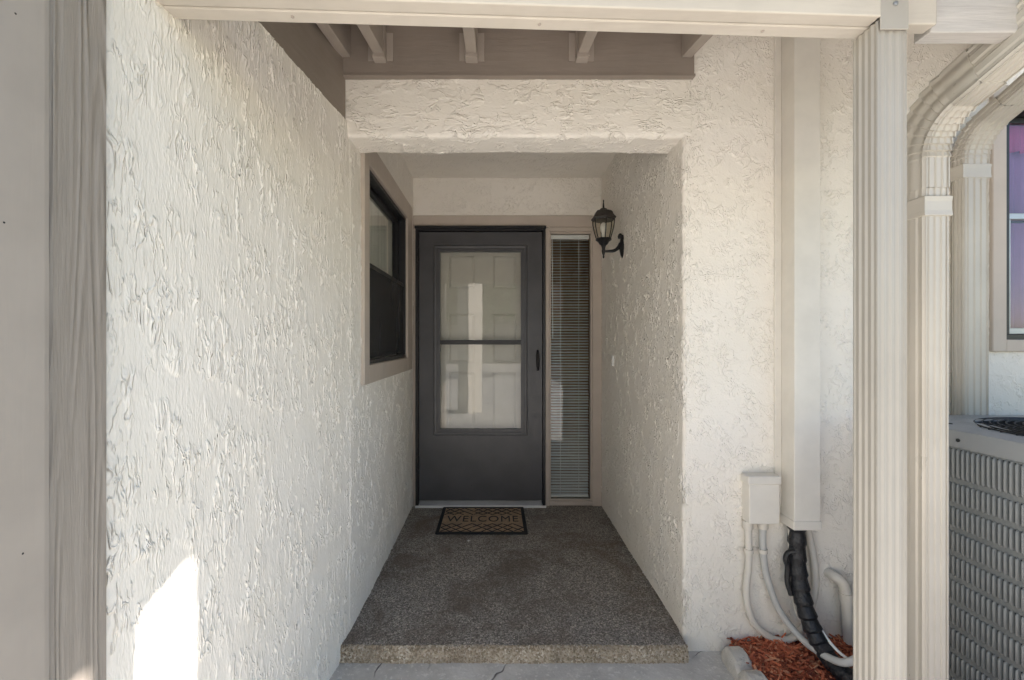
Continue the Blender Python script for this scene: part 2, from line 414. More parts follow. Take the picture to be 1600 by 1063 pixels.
sheet('wall', [(XR + .010, YF - .0012), (3.4, YF - .0012)], -.14, 2.75, .0065, 'st_front', house, plan, False,
      hole=lambda x, y, z: RX0 - .03 < x < RX1 + .03 and RZ0 - .03 < z < RZ1 + .03,
      back=[(.95, RX0, YF + .02, 2.08, -.14, 2.75), (RX1, 3.4, YF + .02, 2.08, -.14, 2.75),
            (RX0, RX1, YF + .02, 2.08, -.14, RZ0), (RX0, RX1, YF + .02, 2.08, RZ1, 2.75)])
tag(sheet('lintel', [(YF - .002, 2.75), (YF - .002, 2.092), (YL, 2.092), (YL, 2.48)], -.70, XR + .03, .0065, 'st_lintel', house, sect, False, r=.016,
      back=[(-.70, XR + .03, YF + .03, YL - .02, 2.12, 2.75)]), 'stucco lintel over the entrance')
p = sheet('ceiling', [(YL - .03, 2.455), (YB + .05, 2.455)], XL - .05, XR + .06, .012, 'st_soft', house, sect, False, back=[(XL - .05, XR + .06, YL, 3.6, 2.47, 2.7)])
sheet('wall', [(XL - .05, YB), (XR + .06, YB)], 2.12, 2.50, .008, 'st_soft', house, plan, False, back=[(XL - .05, XR + .06, YB + .02, 3.6, 2.14, 2.7)])
# unseen wall added beyond the right edge, trimming the sun patch's far side
sun_blocker = MB(); sun_blocker.box(3.32, 3.52, 1.485, 6, -.14, 3.3); sun_blocker.build('wall', 'stucco_far', house)
r = MB()
r.hexa([(-6, 2.0, 2.75), (3.3, 2.0, 2.75), (3.3, 9, 2.75), (-6, 9, 2.75), (-6, 5.4, 4.0), (3.3, 5.4, 4.0), (3.3, 5.6, 4.0), (-6, 5.6, 4.0)])
r.build('roof', 'shingle', house)
# interiors seen through the glass
rm = MB(); rm.box(-2.6, -2.55, 1.2, 4.2, -.1, 2.7); rm.box(-2.6, -.76, 4.2, 4.25, -.1, 2.7); rm.box(-2.6, -.76, 1.2, 1.25, -.1, 2.7); rm.box(-2.6, -.7, 1.2, 4.2, -.12, -.05); rm.box(-2.6, -.7, 1.2, 4.2, 2.6, 2.7)
rm.build('room', 'dark_room', house)
rm = MB(); rm.box(.2, 2.2, 5.6, 5.65, -.1, 2.6); rm.box(2.2, 2.25, 3.6, 5.6, -.1, 2.6); rm.box(.15, .2, 3.5, 5.6, -.1, 2.6); rm.box(.2, 2.2, 3.6, 5.6, 2.55, 2.6); rm.box(.2, 2.2, 3.6, 5.6, -.1, -.02); rm.box(.79, 2.2, 3.58, 3.6, -.1, 2.6)
rm.build('room', 'wood_room', house)
rm = MB(); rm.box(1.8, 3.4, 3.0, 3.05, .5, 2.7); rm.box(1.8, 1.85, 2.08, 3, .5, 2.7); rm.box(3.35, 3.4, 2.08, 3, .5, 2.7); rm.box(1.8, 3.4, 2.08, 3, .45, .5); rm.box(1.8, 3.4, 2.08, 3, 2.65, 2.7)
rm.build('room', 'dark_room', house)

# ---- entrance side window (in the left wall)
win = MB(); x0, x1 = XL - .01, XL + .020; ty0, ty1, tz0, tz1 = 2.082, 3.275, 1.03, 2.19
win.box(x0, x1, ty0, WY0 + .002, tz0, tz1, .003); win.box(x0, x1, WY1 - .002, ty1, tz0, tz1, .003)
win.box(x0, x1 - .0006, WY0, WY1, tz0, WZ0, .003); win.box(x0, x1 - .0006, WY0, WY1, WZ1, tz1, .003)
win = tag(win.build('window', 'trim', house), 'black sash window with taupe trim in the entrance side wall')
def frame_x(x0, x1, y0, y1, z0, z1, wd):   # ring in a YZ plane
    m = MB(); m.box(x0, x1, y0, y1, z1 - wd, z1, .002); m.box(x0, x1, y0, y1, z0, z0 + wd, .002)
    m.box(x0, x1, y0, y0 + wd, z0 + wd, z1 - wd, .002); m.box(x0, x1, y1 - wd, y1, z0 + wd, z1 - wd, .002); return m
f = frame_x(XL - .085, XL + .004, WY0, WY1, WZ0, WZ1, .022); f.build('frame', 'black_frame', win)
zm = 1.595
frame_x(XL - .07, XL - .040, WY0 + .023, WY1 - .023, zm, WZ1 - .023, .028).build('sash', 'black_frame', win)
frame_x(XL - .036, XL - .008, WY0 + .023, WY1 - .023, WZ0 + .023, zm + .03, .03).build('sash', 'black_frame', win)
m = MB(); m.box(XL - .058, XL - .054, WY0 + .05, WY1 - .05, zm + .027, WZ1 - .05); m.build('pane', 'glass', win)
m = MB(); m.box(XL - .024, XL - .020, WY0 + .052, WY1 - .052, WZ0 + .052, zm + .001); m.build('pane', 'glass_dark', win)
m = MB(); m.box(XL - .0075, XL - .0065, WY0 + .03, WY1 - .03, WZ0 + .03, 1.60); m.build('insect_screen', 'screen', win)
V = []; F = []
for i in range(121):
    y = WY0 - .05 + (WY1 - WY0 + .1) * i / 120; xx = XL - .092 + .010 * sin(i * .75) + .005 * sin(i * 1.9)
    V += [(xx, y, WZ0 - .1), (xx, y, WZ1 + .05), ]
for i in range(120): F.append((2 * i, 2 * i + 2, 2 * i + 3, 2 * i + 1))
tag(obj('curtain', V, F, 'curtain', None, True), 'pale pleated curtain hanging behind the entrance side window', 'curtain')

# ---- right-hand window
win = MB(); y0, y1 = YF - .020, YF + .01
win.box(2.068, RX0 + .002, y0, y1, 1.19, 2.30, .003); win.box(RX1 - .002, 3.12, y0, y1, 1.19, 2.30, .003)
win.box(RX0, RX1, y0 + .0006, y1, 1.19, RZ0, .003); win.box(RX0, RX1, y0 + .0006, y1, RZ1, 2.30, .003)
win = tag(win.build('window', 'trim', house), 'dark framed sash window with purple curtains above the air conditioner')
def frame_y(y0, y1, x0, x1, z0, z1, wd, wz=None):
    wz = wz or wd; m = MB(); m.box(x0, x1, y0, y1, z1 - wz, z1, .002); m.box(x0, x1, y0, y1, z0, z0 + wz, .002)
    m.box(x0, x0 + wd, y0, y1, z0 + wz, z1 - wz, .002); m.box(x1 - wd, x1, y0, y1, z0 + wz, z1 - wz, .002); return m
frame_y(YF - .012, YF + .07, RX0, RX1, RZ0, RZ1, .022).build('frame', 'black_frame', win)
zm = 1.745
frame_y(YF + .04, YF + .065, RX0 + .023, RX1 - .023, zm, RZ1 - .023, .024).build('sash', 'black_frame', win)
frame_y(YF + .008, YF + .036, RX0 + .023, RX1 - .023, RZ0 + .023, zm + .028, .026).build('sash', 'silver', win)
m = MB(); m.box(RX0 + .046, RX1 - .046, YF + .05, YF + .054, zm + .023, RZ1 - .046); m.build('pane', 'glass_soft', win)
m = MB(); m.box(RX0 + .048, RX1 - .048, YF + .02, YF + .024, RZ0 + .048, zm + .003); m.build('pane', 'glass_soft', win)
def drape(name, mat, x0, x1, y, z0, z1, label):
    V = []; F = []; n = 140
    for i in range(n + 1):
        x = x0 + (x1 - x0) * i / n; yy = y + .012 * sin(i * .8) + .005 * sin(i * 2.1); V += [(x, yy, z0), (x, yy, z1)]
    for i in range(n): F.append((2 * i, 2 * i + 2, 2 * i + 3, 2 * i + 1))
    tag(obj(name, V, F, mat, None, True), label, 'curtain')
drape('curtain', 'purple', 2.05, 3.15, 2.02, 1.15, 2.12, 'long purple curtain filling the window above the air conditioner')
drape('valance', 'pink', 2.05, 3.15, 1.994, 2.06, 2.3, 'short pink valance at the top of the purple-curtained window')

# ---- entrance back: trim, storm door, inner door, sidelight
S = 1 / 208.6
px = lambda x: (x - 774) * S
pz = lambda y: CAMZ + (532 - y) * S
yt0, yt1 = YB - .018, YB + .10
XDL, XDR = px(650.5), px(851.5)
def trim(name, x0, x1, z0, z1, y0=yt0, y1=yt1, mat='trim'):
    m = MB(); m.box(x0, x1, y0, y1, z0, z1, .003); return m.build(name, mat, house)
trim('door_trim', XL + .004, XR + .004, pz(356) + .001, pz(338))
trim('door_trim', XL + .004, XDL - .001, 0, pz(356))
trim('door_trim', XDR + .001, px(858), 0, pz(356))
trim('door_trim', px(925), XR + .004, 0, pz(356))
trim('door_trim', px(858) + .0005, px(925) - .0005, .004, pz(782))
trim('door_trim', px(858) + .0005, px(925) - .0005, pz(363), pz(356) - .0005)
# storm door
dY = YB - .030
door = MB()
door.box(px(656), px(846.5), dY, dY + .032, pz(386), pz(364.5))               # top rail
door.box(px(656), px(680), dY, dY + .032, pz(678), pz(386))                     # stiles
door.box(px(822), px(846.5), dY, dY + .032, pz(678), pz(386))
door.box(px(656), px(846.5), dY, dY + .032, .05, pz(678))                       # kick panel
door = tag(door.build('storm_door', 'black', house), 'black storm door with a tall two-part glass panel')
fr = MB(); fr.box(XDL, px(655.2), YB - .040, YB + .06, 0.002, pz(356.5), .002); fr.box(px(847.3), XDR, YB - .040, YB + .06, .002, pz(356.5), .002)
fr.box(px(655.2), px(847.3), YB - .040, YB + .06, pz(363.4), pz(356.5), .002)
fr.box(XDL - .004, XDR + .004, YB - .052, YB - .03, pz(360), pz(355.4), .002); fr.build('door_frame', 'black_frame', house)
def mould(x0, x1, z0, z1, wd, ya, yb):
    """mitred moulding ring: outer edge proud at ya, inner at yb"""
    m = MB(); o = [(x0, z0), (x1, z0), (x1, z1), (x0, z1)]; i = [(x0 + wd, z0 + wd), (x1 - wd, z0 + wd), (x1 - wd, z1 - wd), (x0 + wd, z1 - wd)]
    mid = [((a[0] + b[0]) / 2, (a[1] + b[1]) / 2) for a, b in zip(o, i)]
    V = [(a, dY, b) for a, b in o] + [(a * .85 + c * .15, ya, b * .85 + d * .15) for (a, b), (c, d) in zip(o, i)] + [(a, ya + .002, b) for a, b in mid] + [(a * .45 + c * .55, yb, b * .45 + d * .55) for (a, b), (c, d) in zip(o, i)] + [(a, yb, b) for a, b in i] + [(a, dY + .03, b) for a, b in i]
    F = [(r * 4 + k, r * 4 + (k + 1) % 4, (r + 1) * 4 + (k + 1) % 4, (r + 1) * 4 + k) for r in range(5) for k in range(4)]
    return m.add(V, F)
mould(px(678.5), px(823.5), pz(679), pz(385), .047, dY - .014, dY - .004).build('moulding', 'black', door)
m = MB(); m.box(px(687), px(816), dY + .004, dY + .022, pz(538.5), pz(531.5), .002); m.build('glazing_bar', 'black_frame', door)
m = MB(); m.box(px(686), px(817), dY + .010, dY + .0135, pz(674), pz(391)); m.build('pane', 'glass', door)
m = MB(); m.box(px(656.5), px(846), dY - .004, dY + .03, pz(788.3), pz(780), .002); m.build('sweep', 'silver', door)
h = MB(); hx = px(839.5)
h.lathe([(.004, -.072), (.009, -.062), (.011, -.03), (.011, .03), (.009, .06), (.003, .07)], 12, (hx, dY - .012, pz(561)), 0, Matrix.Diagonal((1, .8, 1, 1)).to_3x3())
h.tube(spline([(hx, dY - .014, pz(549)), (hx + .002, dY - .045, pz(556)), (hx + .004, dY - .05, pz(566)), (hx + .003, dY - .035, pz(576)), (hx, dY - .012, pz(578))], 6), .0065, 8)
h.build('handle', 'iron', door, True)
for z in (1.87, 1.33, .33):
    m = MB(); m.lathe([(.004, -.05), (.0075, -.047), (.0075, .047), (.004, .05)], 10, (px(654.8), YB - .046, z)); m.box(px(651.2), px(654.5), YB - .0425, YB - .0405, z - .045, z + .045, .001)
    m.build('hinge', 'black_frame', door, True)
for (a, b) in ((.15, .01), (.55, .012), (.9, .01)):
    m = MB(); m.lathe([(.0035, 0), (.003, .003)], 8, (px(750) + random.uniform(-.2, .2), dY + .001, a * .4 + .1), 0, Matrix.Rotation(pi / 2, 3, 'X')); m.build('screw', 'black_frame', door)
m = MB(); m.box(XDL, XDR + .004, YB - .055, YB + .08, .0005, .014, .003); m.build('threshold', 'white', house)
# inner six-panel door
iy = YB + .075
idr = MB(); idr.box(XDL, XDR, iy + .009, iy + .05, .012, 2.09)
xs = [px(652), px(697), px(741), px(764), px(808), px(852)]; zs = [2.09, pz(395), pz(451), pz(459), pz(486), pz(632), pz(660), pz(770), .012]
zb = [(pz(396), pz(450)), (pz(489), pz(568)), (pz(582), pz(760))]
xp = [(px(699), px(742)), (px(769), px(808))]
prev = 2.09
for a, b in zb:
    idr.box(XDL, XDR, iy, iy + .012, a, prev); prev = b
    for q0, q1 in ((XDL, xp[0][0]), (xp[0][1], xp[1][0]), (xp[1][1], XDR)): idr.box(q0, q1, iy, iy + .012, b, a)
idr.box(XDL, XDR, iy, iy + .012, .012, prev)
idr = idr.build('front_door', 'inner_door', house); idr['label'] = 'beige panelled door behind the storm door glass'
for a, b in zb:
    for q0, q1 in xp:
        m = MB(); g = .022
        m.hexa([(q0 + .006, iy + .0085, b + .006), (q1 - .006, iy + .0085, b + .006), (q1 - .006, iy + .0085, a - .006), (q0 + .006, iy + .0085, a - .006),
                (q0 + g, iy + .002, b + g), (q1 - g, iy + .002, b + g), (q1 - g, iy + .002, a - g), (q0 + g, iy + .002, a - g)])
        m.build('panel', 'inner_door', idr)
# sidelight
X0, X1, Z0, Z1 = px(858), px(925), pz(782), pz(363)
sd = tag(frame_y(YB - .006, YB + .02, X0 + .0005, X1 - .0005, Z0, Z1, .012).build('sidelight', 'trim', house), 'narrow glazed sidelight beside the storm door')
m = MB(); m.box(X0 + .012, X1 - .012, YB + .004, YB + .008, Z0 + .012, Z1 - .012); m.build('pane', 'glass', sd)
by = YB + .034
blind = thing('window_blind', ((X0 + X1) / 2, by, Z0 + .014), 'white slatted blind hanging inside the narrow sidelight', 'blind')
m = MB(); m.box(X0 + .014, X1 - .018, by - .014, by + .014, Z1 - .046, Z1 - .016, .002); m.build('head_rail', 'white', blind)
sx0, sx1 = X0 + .016, X1 - .022; nsl = 92; ztop = Z1 - .058; zbot = Z0 + .035
sm = MB(); L = sx1 - sx0; V = []; F = []
for k in range(7):
    t = -1 + k / 3; V += [(-L / 2, t * .0125, .0022 * (1 - t * t)), (L / 2, t * .0125, .0022 * (1 - t * t))]
for k in range(6): F.append((2 * k, 2 * k + 1, 2 * k + 3, 2 * k + 2))
sm.add(V, F); sm.add([(a, b, c - .0009) for a, b, c in V], [f[::-1] for f in F])
first = None
for k in range(nsl):
    z = zbot + (ztop - zbot) * k / (nsl - 1); loc = ((sx0 + sx1) / 2 + random.uniform(-.001, .001), by, z)
    if first is None: first = sm.build('slat', 'white', blind, True); first.location = loc; s_ = first
    else: s_ = copy_of(first, blind, loc, 'slat')
    s_.rotation_euler = (radians(random.uniform(16, 22)), radians(random.uniform(-.5, .5)), 0)
m = MB(); m.box(sx0, sx1, by - .01, by + .01, Z0 + .016, Z0 + .028, .003); m.build('bottom_rail', 'white', blind)
for x in (px(876), px(905)):
    m = MB(); m.tube([(x, by - .016, Z1 - .04), (x, by - .016, Z0 + .02)], .0016, 6); m.build('ladder_cord', 'white', blind)
m = MB(); m.tube([(px(863), by - .02, Z1 - .03), (px(864), by - .022, 1.25)], .003, 6); m.build('tilt_wand', 'white', blind)

# ------------------------------------------------------------------ porch roof: rafters, boards, beam
porch = thing('porch_roof', (.1, 1.5, 2.0), 'taupe timber porch roof of beam, rafters and boards over the entrance', 'porch roof')
SL = .17
def beam_pts(xa, xb, off0, off1, z0, z1):     # runs slightly skewed to the wall
    ya = lambda x: .943 + .073 * (x + .716) / 1.70
    return [(xa, ya(xa) + off0, z0), (xb, ya(xb) + off0, z0), (xb, ya(xb) + off1, z0), (xa, ya(xa) + off1, z0),
            (xa, ya(xa) + off0, z1), (xb, ya(xb) + off0, z1), (xb, ya(xb) + off1, z1), (xa, ya(xa) + off1, z1)]
def bevbuild(mb, name, mat, parent, bev=.003):
    o = mb.build(name, mat, parent); bm = bmesh.new(); bm.from_mesh(o.data)
    bmesh.ops.bevel(bm, geom=bm.edges[:], offset=bev, segments=2, affect='EDGES', profile=.5); bm.to_mesh(o.data); bm.free(); return o
BZ = 1.957
bevbuild(MB().hexa(beam_pts(-.78, .858, 0, .036, BZ, 2.14)), 'beam', 'beam', porch)
bevbuild(MB().hexa(beam_pts(-.79, .905, .038, .076, BZ - .002, 2.14)), 'beam', 'beam', porch)
bevbuild(MB().box(.905, 1.006, 1.036, 1.072, BZ, 2.14), 'beam', 'beam', porch)
bevbuild(MB().box(1.0085, 2.02, 1.055, 1.098, BZ - .006, 2.14), 'fascia_board', 'rough_x', porch)
bevbuild(MB().box(-.66, .823, YF - .030, YF - .0045, 2.339, 2.60), 'ledger_board', 'board_x', porch, .002)
bevbuild(MB().box(-.66, .826, YF - .034, YF - .0045, 2.328, 2.338), 'drip_strip', 'board_x', porch, .001)
lx = lambda y: -.734 + .1067 * (y - .862)
m = MB(); m.hexa([(lx(.9) - .05, .9, 2.156), (lx(.9) - .004, .9, 2.156), (lx(1.905) - .004, 1.905, 2.156), (lx(1.905) - .05, 1.905, 2.156),
                  (lx(.9) - .05, .9, 2.70), (lx(.9) - .004, .9, 2.70), (lx(1.905) - .004, 1.905, 2.70), (lx(1.905) - .05, 1.905, 2.70)])
bevbuild(m, 'side_board', 'board_y', porch, .002)
for i, x in enumerate((-.618, -.473, -.097, .355, .79)):
    ya, yb = .94, YF - .031; za = 1.167 + CAMZ - SL * (yb - ya); zb_ = 1.167 + CAMZ; t = .0215; H = .14; xa = x + (.012 if i == 0 else 0)
    m = MB(); m.hexa([(xa - t, ya, za), (xa + t, ya, za), (x + t, yb, zb_), (x - t, yb, zb_), (xa - t, ya, za + H), (xa + t, ya, za + H), (x + t, yb, zb_ + H), (x - t, yb, zb_ + H)])
    bevbuild(m, 'rafter', 'rafter', porch)
    if 0 < i < 4:
        h = MB(); h.box(x - t - .003, x + t + .003, yb - .045, yb - .001, zb_ - .024, zb_ - .003, .001)
        h.box(x - t - .004, x - t - .001, yb - .05, yb - .001, zb_ - .02, zb_ + .10); h.box(x + t + .001, x + t + .004, yb - .05, yb - .001, zb_ - .02, zb_ + .10)
        h.box(x - t - .03, x - t - .002, yb - .004, yb - .0005, zb_ - .015, zb_ + .10); h.box(x + t + .002, x + t + .03, yb - .004, yb - .0005, zb_ - .015, zb_ + .10)
        h.build('rafter_hanger', 'rafter', porch)
rz = lambda y: 1.167 + CAMZ + .142 - SL * (YF - .031 - y)
m = MB(); m.hexa([(-.95, .80, rz(.80)), (2.02, .80, rz(.80)), (2.02, 2.2, rz(2.2)), (-.95, 2.2, rz(2.2)), (-.95, .80, rz(.80) + .03), (2.02, .80, rz(.80) + .03), (2.02, 2.2, rz(2.2) + .03), (-.95, 2.2, rz(2.2) + .03)])
m.build('roof_deck', 'rafter', porch)
bb = lambda y: 2.177 + .40 * (y - 1.351)      # unseen end board, its lower edge shaped to cut the sun patch's top
yz = [(.78, bb(1.19) - .018), (1.19, bb(1.19)), (YF - .01, bb(YF)), (YF - .01, 2.85), (.78, 2.62)]
m = MB(); m.add([(x, y, z) for x in (2.0, 2.03) for y, z in yz], [(0, 1, 2, 3, 4), (9, 8, 7, 6, 5)] + [(k, (k + 1) % 5, 5 + (k + 1) % 5, 5 + k) for k in range(5)])
m.build('shade_barge_board', 'beam', porch)
for x in (-.45, .1, .62):
    m = MB(); m.lathe([(.004, 0), (.0035, .002), (.001, .003)], 8, (x, .943 + .073 * (x + .716) / 1.7 + .055, BZ - .0025), 0, Matrix.Rotation(pi, 3, 'X')); m.build('nail_head', 'rafter', porch)

# ------------------------------------------------------------------ column
def fluted(w_, d_, nf, ns, g=.0045, gw=.30, c=.004):
    """plan outline of a fluted rectangular tube: width w_ (u), depth d_ (v)"""
    pts = []
    def side(a, b, n):
        a = Vector(a); b = Vector(b); L = (b - a); nrm = Vector((L.y, -L.x)).normalized()
        pts.append(a + L.normalized() * c)
        for k in range(n):
            t0 = (k + .5) / n; 
            for dt, dp in ((-gw / n, 0), (-gw * .45 / n, g), (gw * .45 / n, g), (gw / n, 0)):
                pts.append(a + L * (t0 + dt) - nrm * dp)
        pts.append(b - L.normalized() * c)
    x, y = w_ / 2, d_ / 2
    side((-x, -y), (x, -y), nf); side((x, -y), (x, y), ns); side((x, y), (-x, y), nf); side((-x, y), (-x, -y), ns)
    return [(p.x, p.y) for p in pts]
colm = thing('porch_column', (.8885, 1.054, GZ), 'fluted cream metal column holding up the right end of the beam', 'column')
cpr = fluted(.068, .070, 4, 4, .0034, .40)
MB().add(*(lambda P: ([(.8885 + a, 1.054 + b, z) for z in (GZ, BZ - .004) for a, b in P], [(j, (j + 1) % len(P), len(P) + (j + 1) % len(P), len(P) + j) for j in range(len(P))] + [tuple(range(len(P)))[::-1], tuple(range(len(P), 2 * len(P)))]))(cpr)).build('shaft', 'alu', colm)
m = MB(); m.box(.8565, .9195, 1.0120, 1.0150, BZ - .028, 2.12, .001); m.build('fixing_strap', 'alu', colm)
m = MB(); m.lathe([(.0055, 0), (.005, .003), (.002, .0042)], 10, (.889, 1.0118, 1.985), 0, Matrix.Rotation(pi / 2, 3, 'X')); m.build('screw', 'silver', colm)

# ------------------------------------------------------------------ downspouts
def downspout(label, x, yc, wdt, dep, zb, zt, k, length, bands, bend):
    root = thing('downspout', (x, yc, zb), label, 'downspout', 'downspouts at the right')
    prof = [(a, -b) for a, b in fluted(wdt, dep, 4, 3, .0035, .26, .008)]
    m = MB(); m.sweep(prof, [(x, yc, zb + (zt - zb) * t / 3) for t in range(4)], (0, -1, 0)); m.build('pipe', 'alu_pipe', root)
    # elbow bending forward under the eave
    ang = pi / 2 - math.atan(k); R = dep / 2 + bend; path = []; sc = []; n = 54
    path.append((x, yc, zt - .085)); sc.append(1.045); path.append((x, yc, zt - .001)); sc.append(1.045)
    for i in range(n + 1):
        a = ang * i / n; path.append((x, yc - R + R * cos(a), zt + R * sin(a)))
        ph = i / n * 8; f = ph - math.floor(ph); sc.append(1.045 + (.12 * (1 - f) - .045) * (1 if 0 < i < n else 0))
    d = Vector((0, -cos(pi / 2 - ang), sin(pi / 2 - ang))); e = Vector(path[-1])
    path.append(e + d * .07); sc.append(1.045)
    m = MB(); m.sweep(prof, path, (0, -1, 0), sc); el = m.build('elbow', 'alu_pipe', root, True)
    m = MB(); m.sweep(prof, [e + d * .03, e + d * length], (0, -sin(pi / 2 - ang), -cos(pi / 2 - ang)), [.985, .985]); m.build('offset_pipe', 'alu_pipe', root)
    for z in bands:
        m = MB(); pr = [(a * 1.07, b * 1.06) for a, b in [(-wdt / 2, -dep / 2), (wdt / 2, -dep / 2), (wdt / 2, dep / 2), (-wdt / 2, dep / 2)]]
        m.sweep(pr, [(x, yc, z - .028), (x, yc, z - .026), (x, yc, z - .012), (x, yc, z + .012), (x, yc, z + .026), (x, yc, z + .028)], (0, -1, 0), [1.0, 1.03, 1.0, 1.0, 1.03, 1.0]); m.build('strap', 'alu_pipe', root)
    return root
downspout('cream downspout close behind the column, its elbow bending towards the viewer', 1.243, 1.335, .072, .110, GZ, 1.752, .32, .60, (1.615,), .112)
downspout('cream downspout on the wall behind the air conditioner, left of the purple window', 1.953, 1.872, .106, .052, GZ, 1.975, .45, .60, (1.925,), .125)
gut = MB(); gut.sweep([(-.06, .05), (-.06, -.05), (.03, -.05), (.06, .01), (.06, .05), (.05, .05), (.05, .012), (.025, -.04), (-.05, -.04), (-.05, .05)], [(-.9, .735, 2.24), (2.05, .735, 2.24)], (0, 0, 1))
tag(gut.build('gutter', 'alu_pipe'), 'cream gutter along the eave above the porch beam', 'gutter')

# ------------------------------------------------------------------ timber at the left edge
m = MB(); V = []; n = 60
post = MB()
m.box(-.80, -.700, .717, .822, GZ, 2.6, .003); tag(m.build('timber_post', 'rough_post'), 'rough-sawn taupe timber post standing against the end of the stucco wall', 'post')
tp = MB(); tp.box(-.80, -.680, .50, .690, GZ, 2.6, .003); tp.box(-.80, -.688, .690, .7055, GZ, 2.6, .004)
tag(tp.build('trim_post', 'trim_post'), 'smooth taupe painted trim at the far left edge', 'trim')

tpo = bpy.data.objects['trim_post']
for y, z in ((.64, 1.72), (.645, 1.70), (.66, 1.86), (.665, 1.855), (.655, .93), (.63, 1.40), (.692, 1.25), (.63, 2.0)):
    m = MB(); m.lathe([(.0016, 0), (.0012, .0006)], 8, (-.680 if y < .69 else -.688, y, z), 0, Matrix.Rotation(pi / 2, 3, 'Y')); m.build('nail_head', 'black_frame', tpo)
# ------------------------------------------------------------------ line-set cover, box, conduits, pipes
cv = thing('line_set_cover', (1.247, 1.86, .488), 'cream rectangular cover running down the front wall beside the column', 'pipe cover')
m = MB(); m.box(1.194, 1.299, 1.818, YF - .004, .50, 2.70, .002); m.box(1.190, 1.303, 1.814, YF - .004, .478, .515, .003); m.build('channel', 'cover', cv)
m = MB(); m.box(1.166, 1.194, YF - .014, YF - .002, .545, 2.70, .002); m.build('flange', 'cover', cv)
for z in (.75, 1.2, 1.65, 2.1):
    m = MB(); m.lathe([(.005, 0), (.004, .003)], 8, (1.176, YF - .0142, z), 0, Matrix.Rotation(pi / 2, 3, 'X')); m.build('screw', 'cover', cv)
jb = thing('junction_box', (1.096, 1.88, .487), 'small cream electrical box on the wall beside the pipe cover', 'electrical box')
m = MB(); m.box(1.034, 1.158, 1.852, YF - .003, .487, .676, .003); m.build('case', 'cover', jb)
m = MB(); m.box(1.026, 1.163, 1.846, YF - .003, .650, .684, .004); m.build('lid', 'cover', jb)
for x in (1.046, 1.108):
    m = MB(); m.lathe([(.019, -.03), (.02, -.028), (.02, 0), (.021, .002)], 14, (x, 1.885, .488)); m.build('fitting', 'pvc', jb, True)
def pipe(name, mat, pts, r, label, cat, n=8, seg=10, rad=None, group=None):
    P = spline(pts, n); m = MB(); m.tube(P, r, seg, [rad(i, len(P)) for i in range(len(P))] if rad else None)
    return tag(m.build(name, mat, None, True), label, cat, group)
def clip(o, x, z):
    m = MB(); m.box(x - .032, x - .012, YF - .010, YF - .002, z - .008, z + .008, .002); m.tube([(x, 1.886, z - .008), (x, 1.886, z + .008)], .0185, 12); return m.build('clip', 'pvc', o, True)
c1 = pipe('conduit', 'pvc', [(1.046, 1.885, .475), (1.050, 1.886, .32), (1.040, 1.886, .19), (1.062, 1.886, .085), (1.115, 1.884, .022), (1.183, 1.880, -.004), (1.25, 1.880, .022), (1.295, 1.886, .09), (1.328, 1.889, .21), (1.320, 1.889, .34), (1.294, 1.888, .47), (1.285, 1.87, .56)], .0135, 'cream conduit looping from the box up behind the black pipe', 'conduit')
clip(c1, 1.050, .365)
c2 = pipe('conduit', 'pvc_grey', [(1.108, 1.885, .475), (1.108, 1.886, .38), (1.122, 1.886, .27), (1.16, 1.872, .142), (1.205, 1.842, .068), (1.232, 1.785, .040), (1.252, 1.70, .048), (1.28, 1.65, .070), (1.36, 1.655, .11), (1.46, 1.69, .15), (1.56, 1.71, .18)], .0135, 'whip conduit sweeping from the box across the black pipe to the air conditioner', 'conduit')
clip(c2, 1.108, .365)
def tape_r(i, n): return 1.0 + .21 * ((i % 5) / 5) - .10 + random.uniform(-.02, .02)
bp = pipe('insulated_pipe', 'tape', [(1.232, 1.862, .56), (1.232, 1.860, .47), (1.230, 1.85, .30), (1.236, 1.81, .16), (1.258, 1.755, .055), (1.285, 1.67, .008), (1.35, 1.62, .02), (1.44, 1.63, .06), (1.56, 1.65, .10)], .033, 'thick black tape-wrapped insulated pipe dropping from the cover into the mulch', 'pipe', 14, 16, tape_r)
m = MB(); m.tube(spline([(1.215, 1.84, .385), (1.190, 1.85, .372), (1.182, 1.852, .345), (1.190, 1.852, .315), (1.188, 1.852, .26), (1.20, 1.845, .205)], 7), .011, 8, None); m.build('tape_flap', 'tape', bp, True)
m = MB(); P = [(1.258 + .033 * cos(a) * .9, 1.735 + .034 * sin(a) * .6, .043 + .036 * sin(a)) for a in [2 * pi * k / 24 for k in range(25)]]
m.tube(P, .0028, 6, None, (0, 1, .3)); m.build('cable_tie', 'tape', bp, True)
pipe('control_wire', 'pvc', [(1.206, 1.865, .50), (1.203, 1.865, .42), (1.206, 1.865, .36), (1.212, 1.862, .25), (1.225, 1.86, .14), (1.255, 1.84, .07)], .004, 'thin pale wire hanging left of the black pipe', 'wire')
pipe('control_wire', 'white', [(1.262, 1.80, .14), (1.275, 1.76, .095), (1.292, 1.70, .065), (1.33, 1.62, .055)], .0055, 'thin white wire slanting down right of the black pipe', 'wire')
pv = pipe('drain_pipe', 'pvc', [(1.395, 1.93, .262), (1.400, 1.885, .262), (1.418, 1.868, .250), (1.432, 1.862, .215), (1.44, 1.862, .13), (1.45, 1.862, -.03)], .021, 'cream drain pipe elbow coming out of the wall low beside the column', 'drain pipe', 6, 14)
m = MB(); m.tube([(1.4345, 1.862, .205), (1.4385, 1.862, .165)], .0255, 14); m.build('coupling', 'pvc', pv, True)

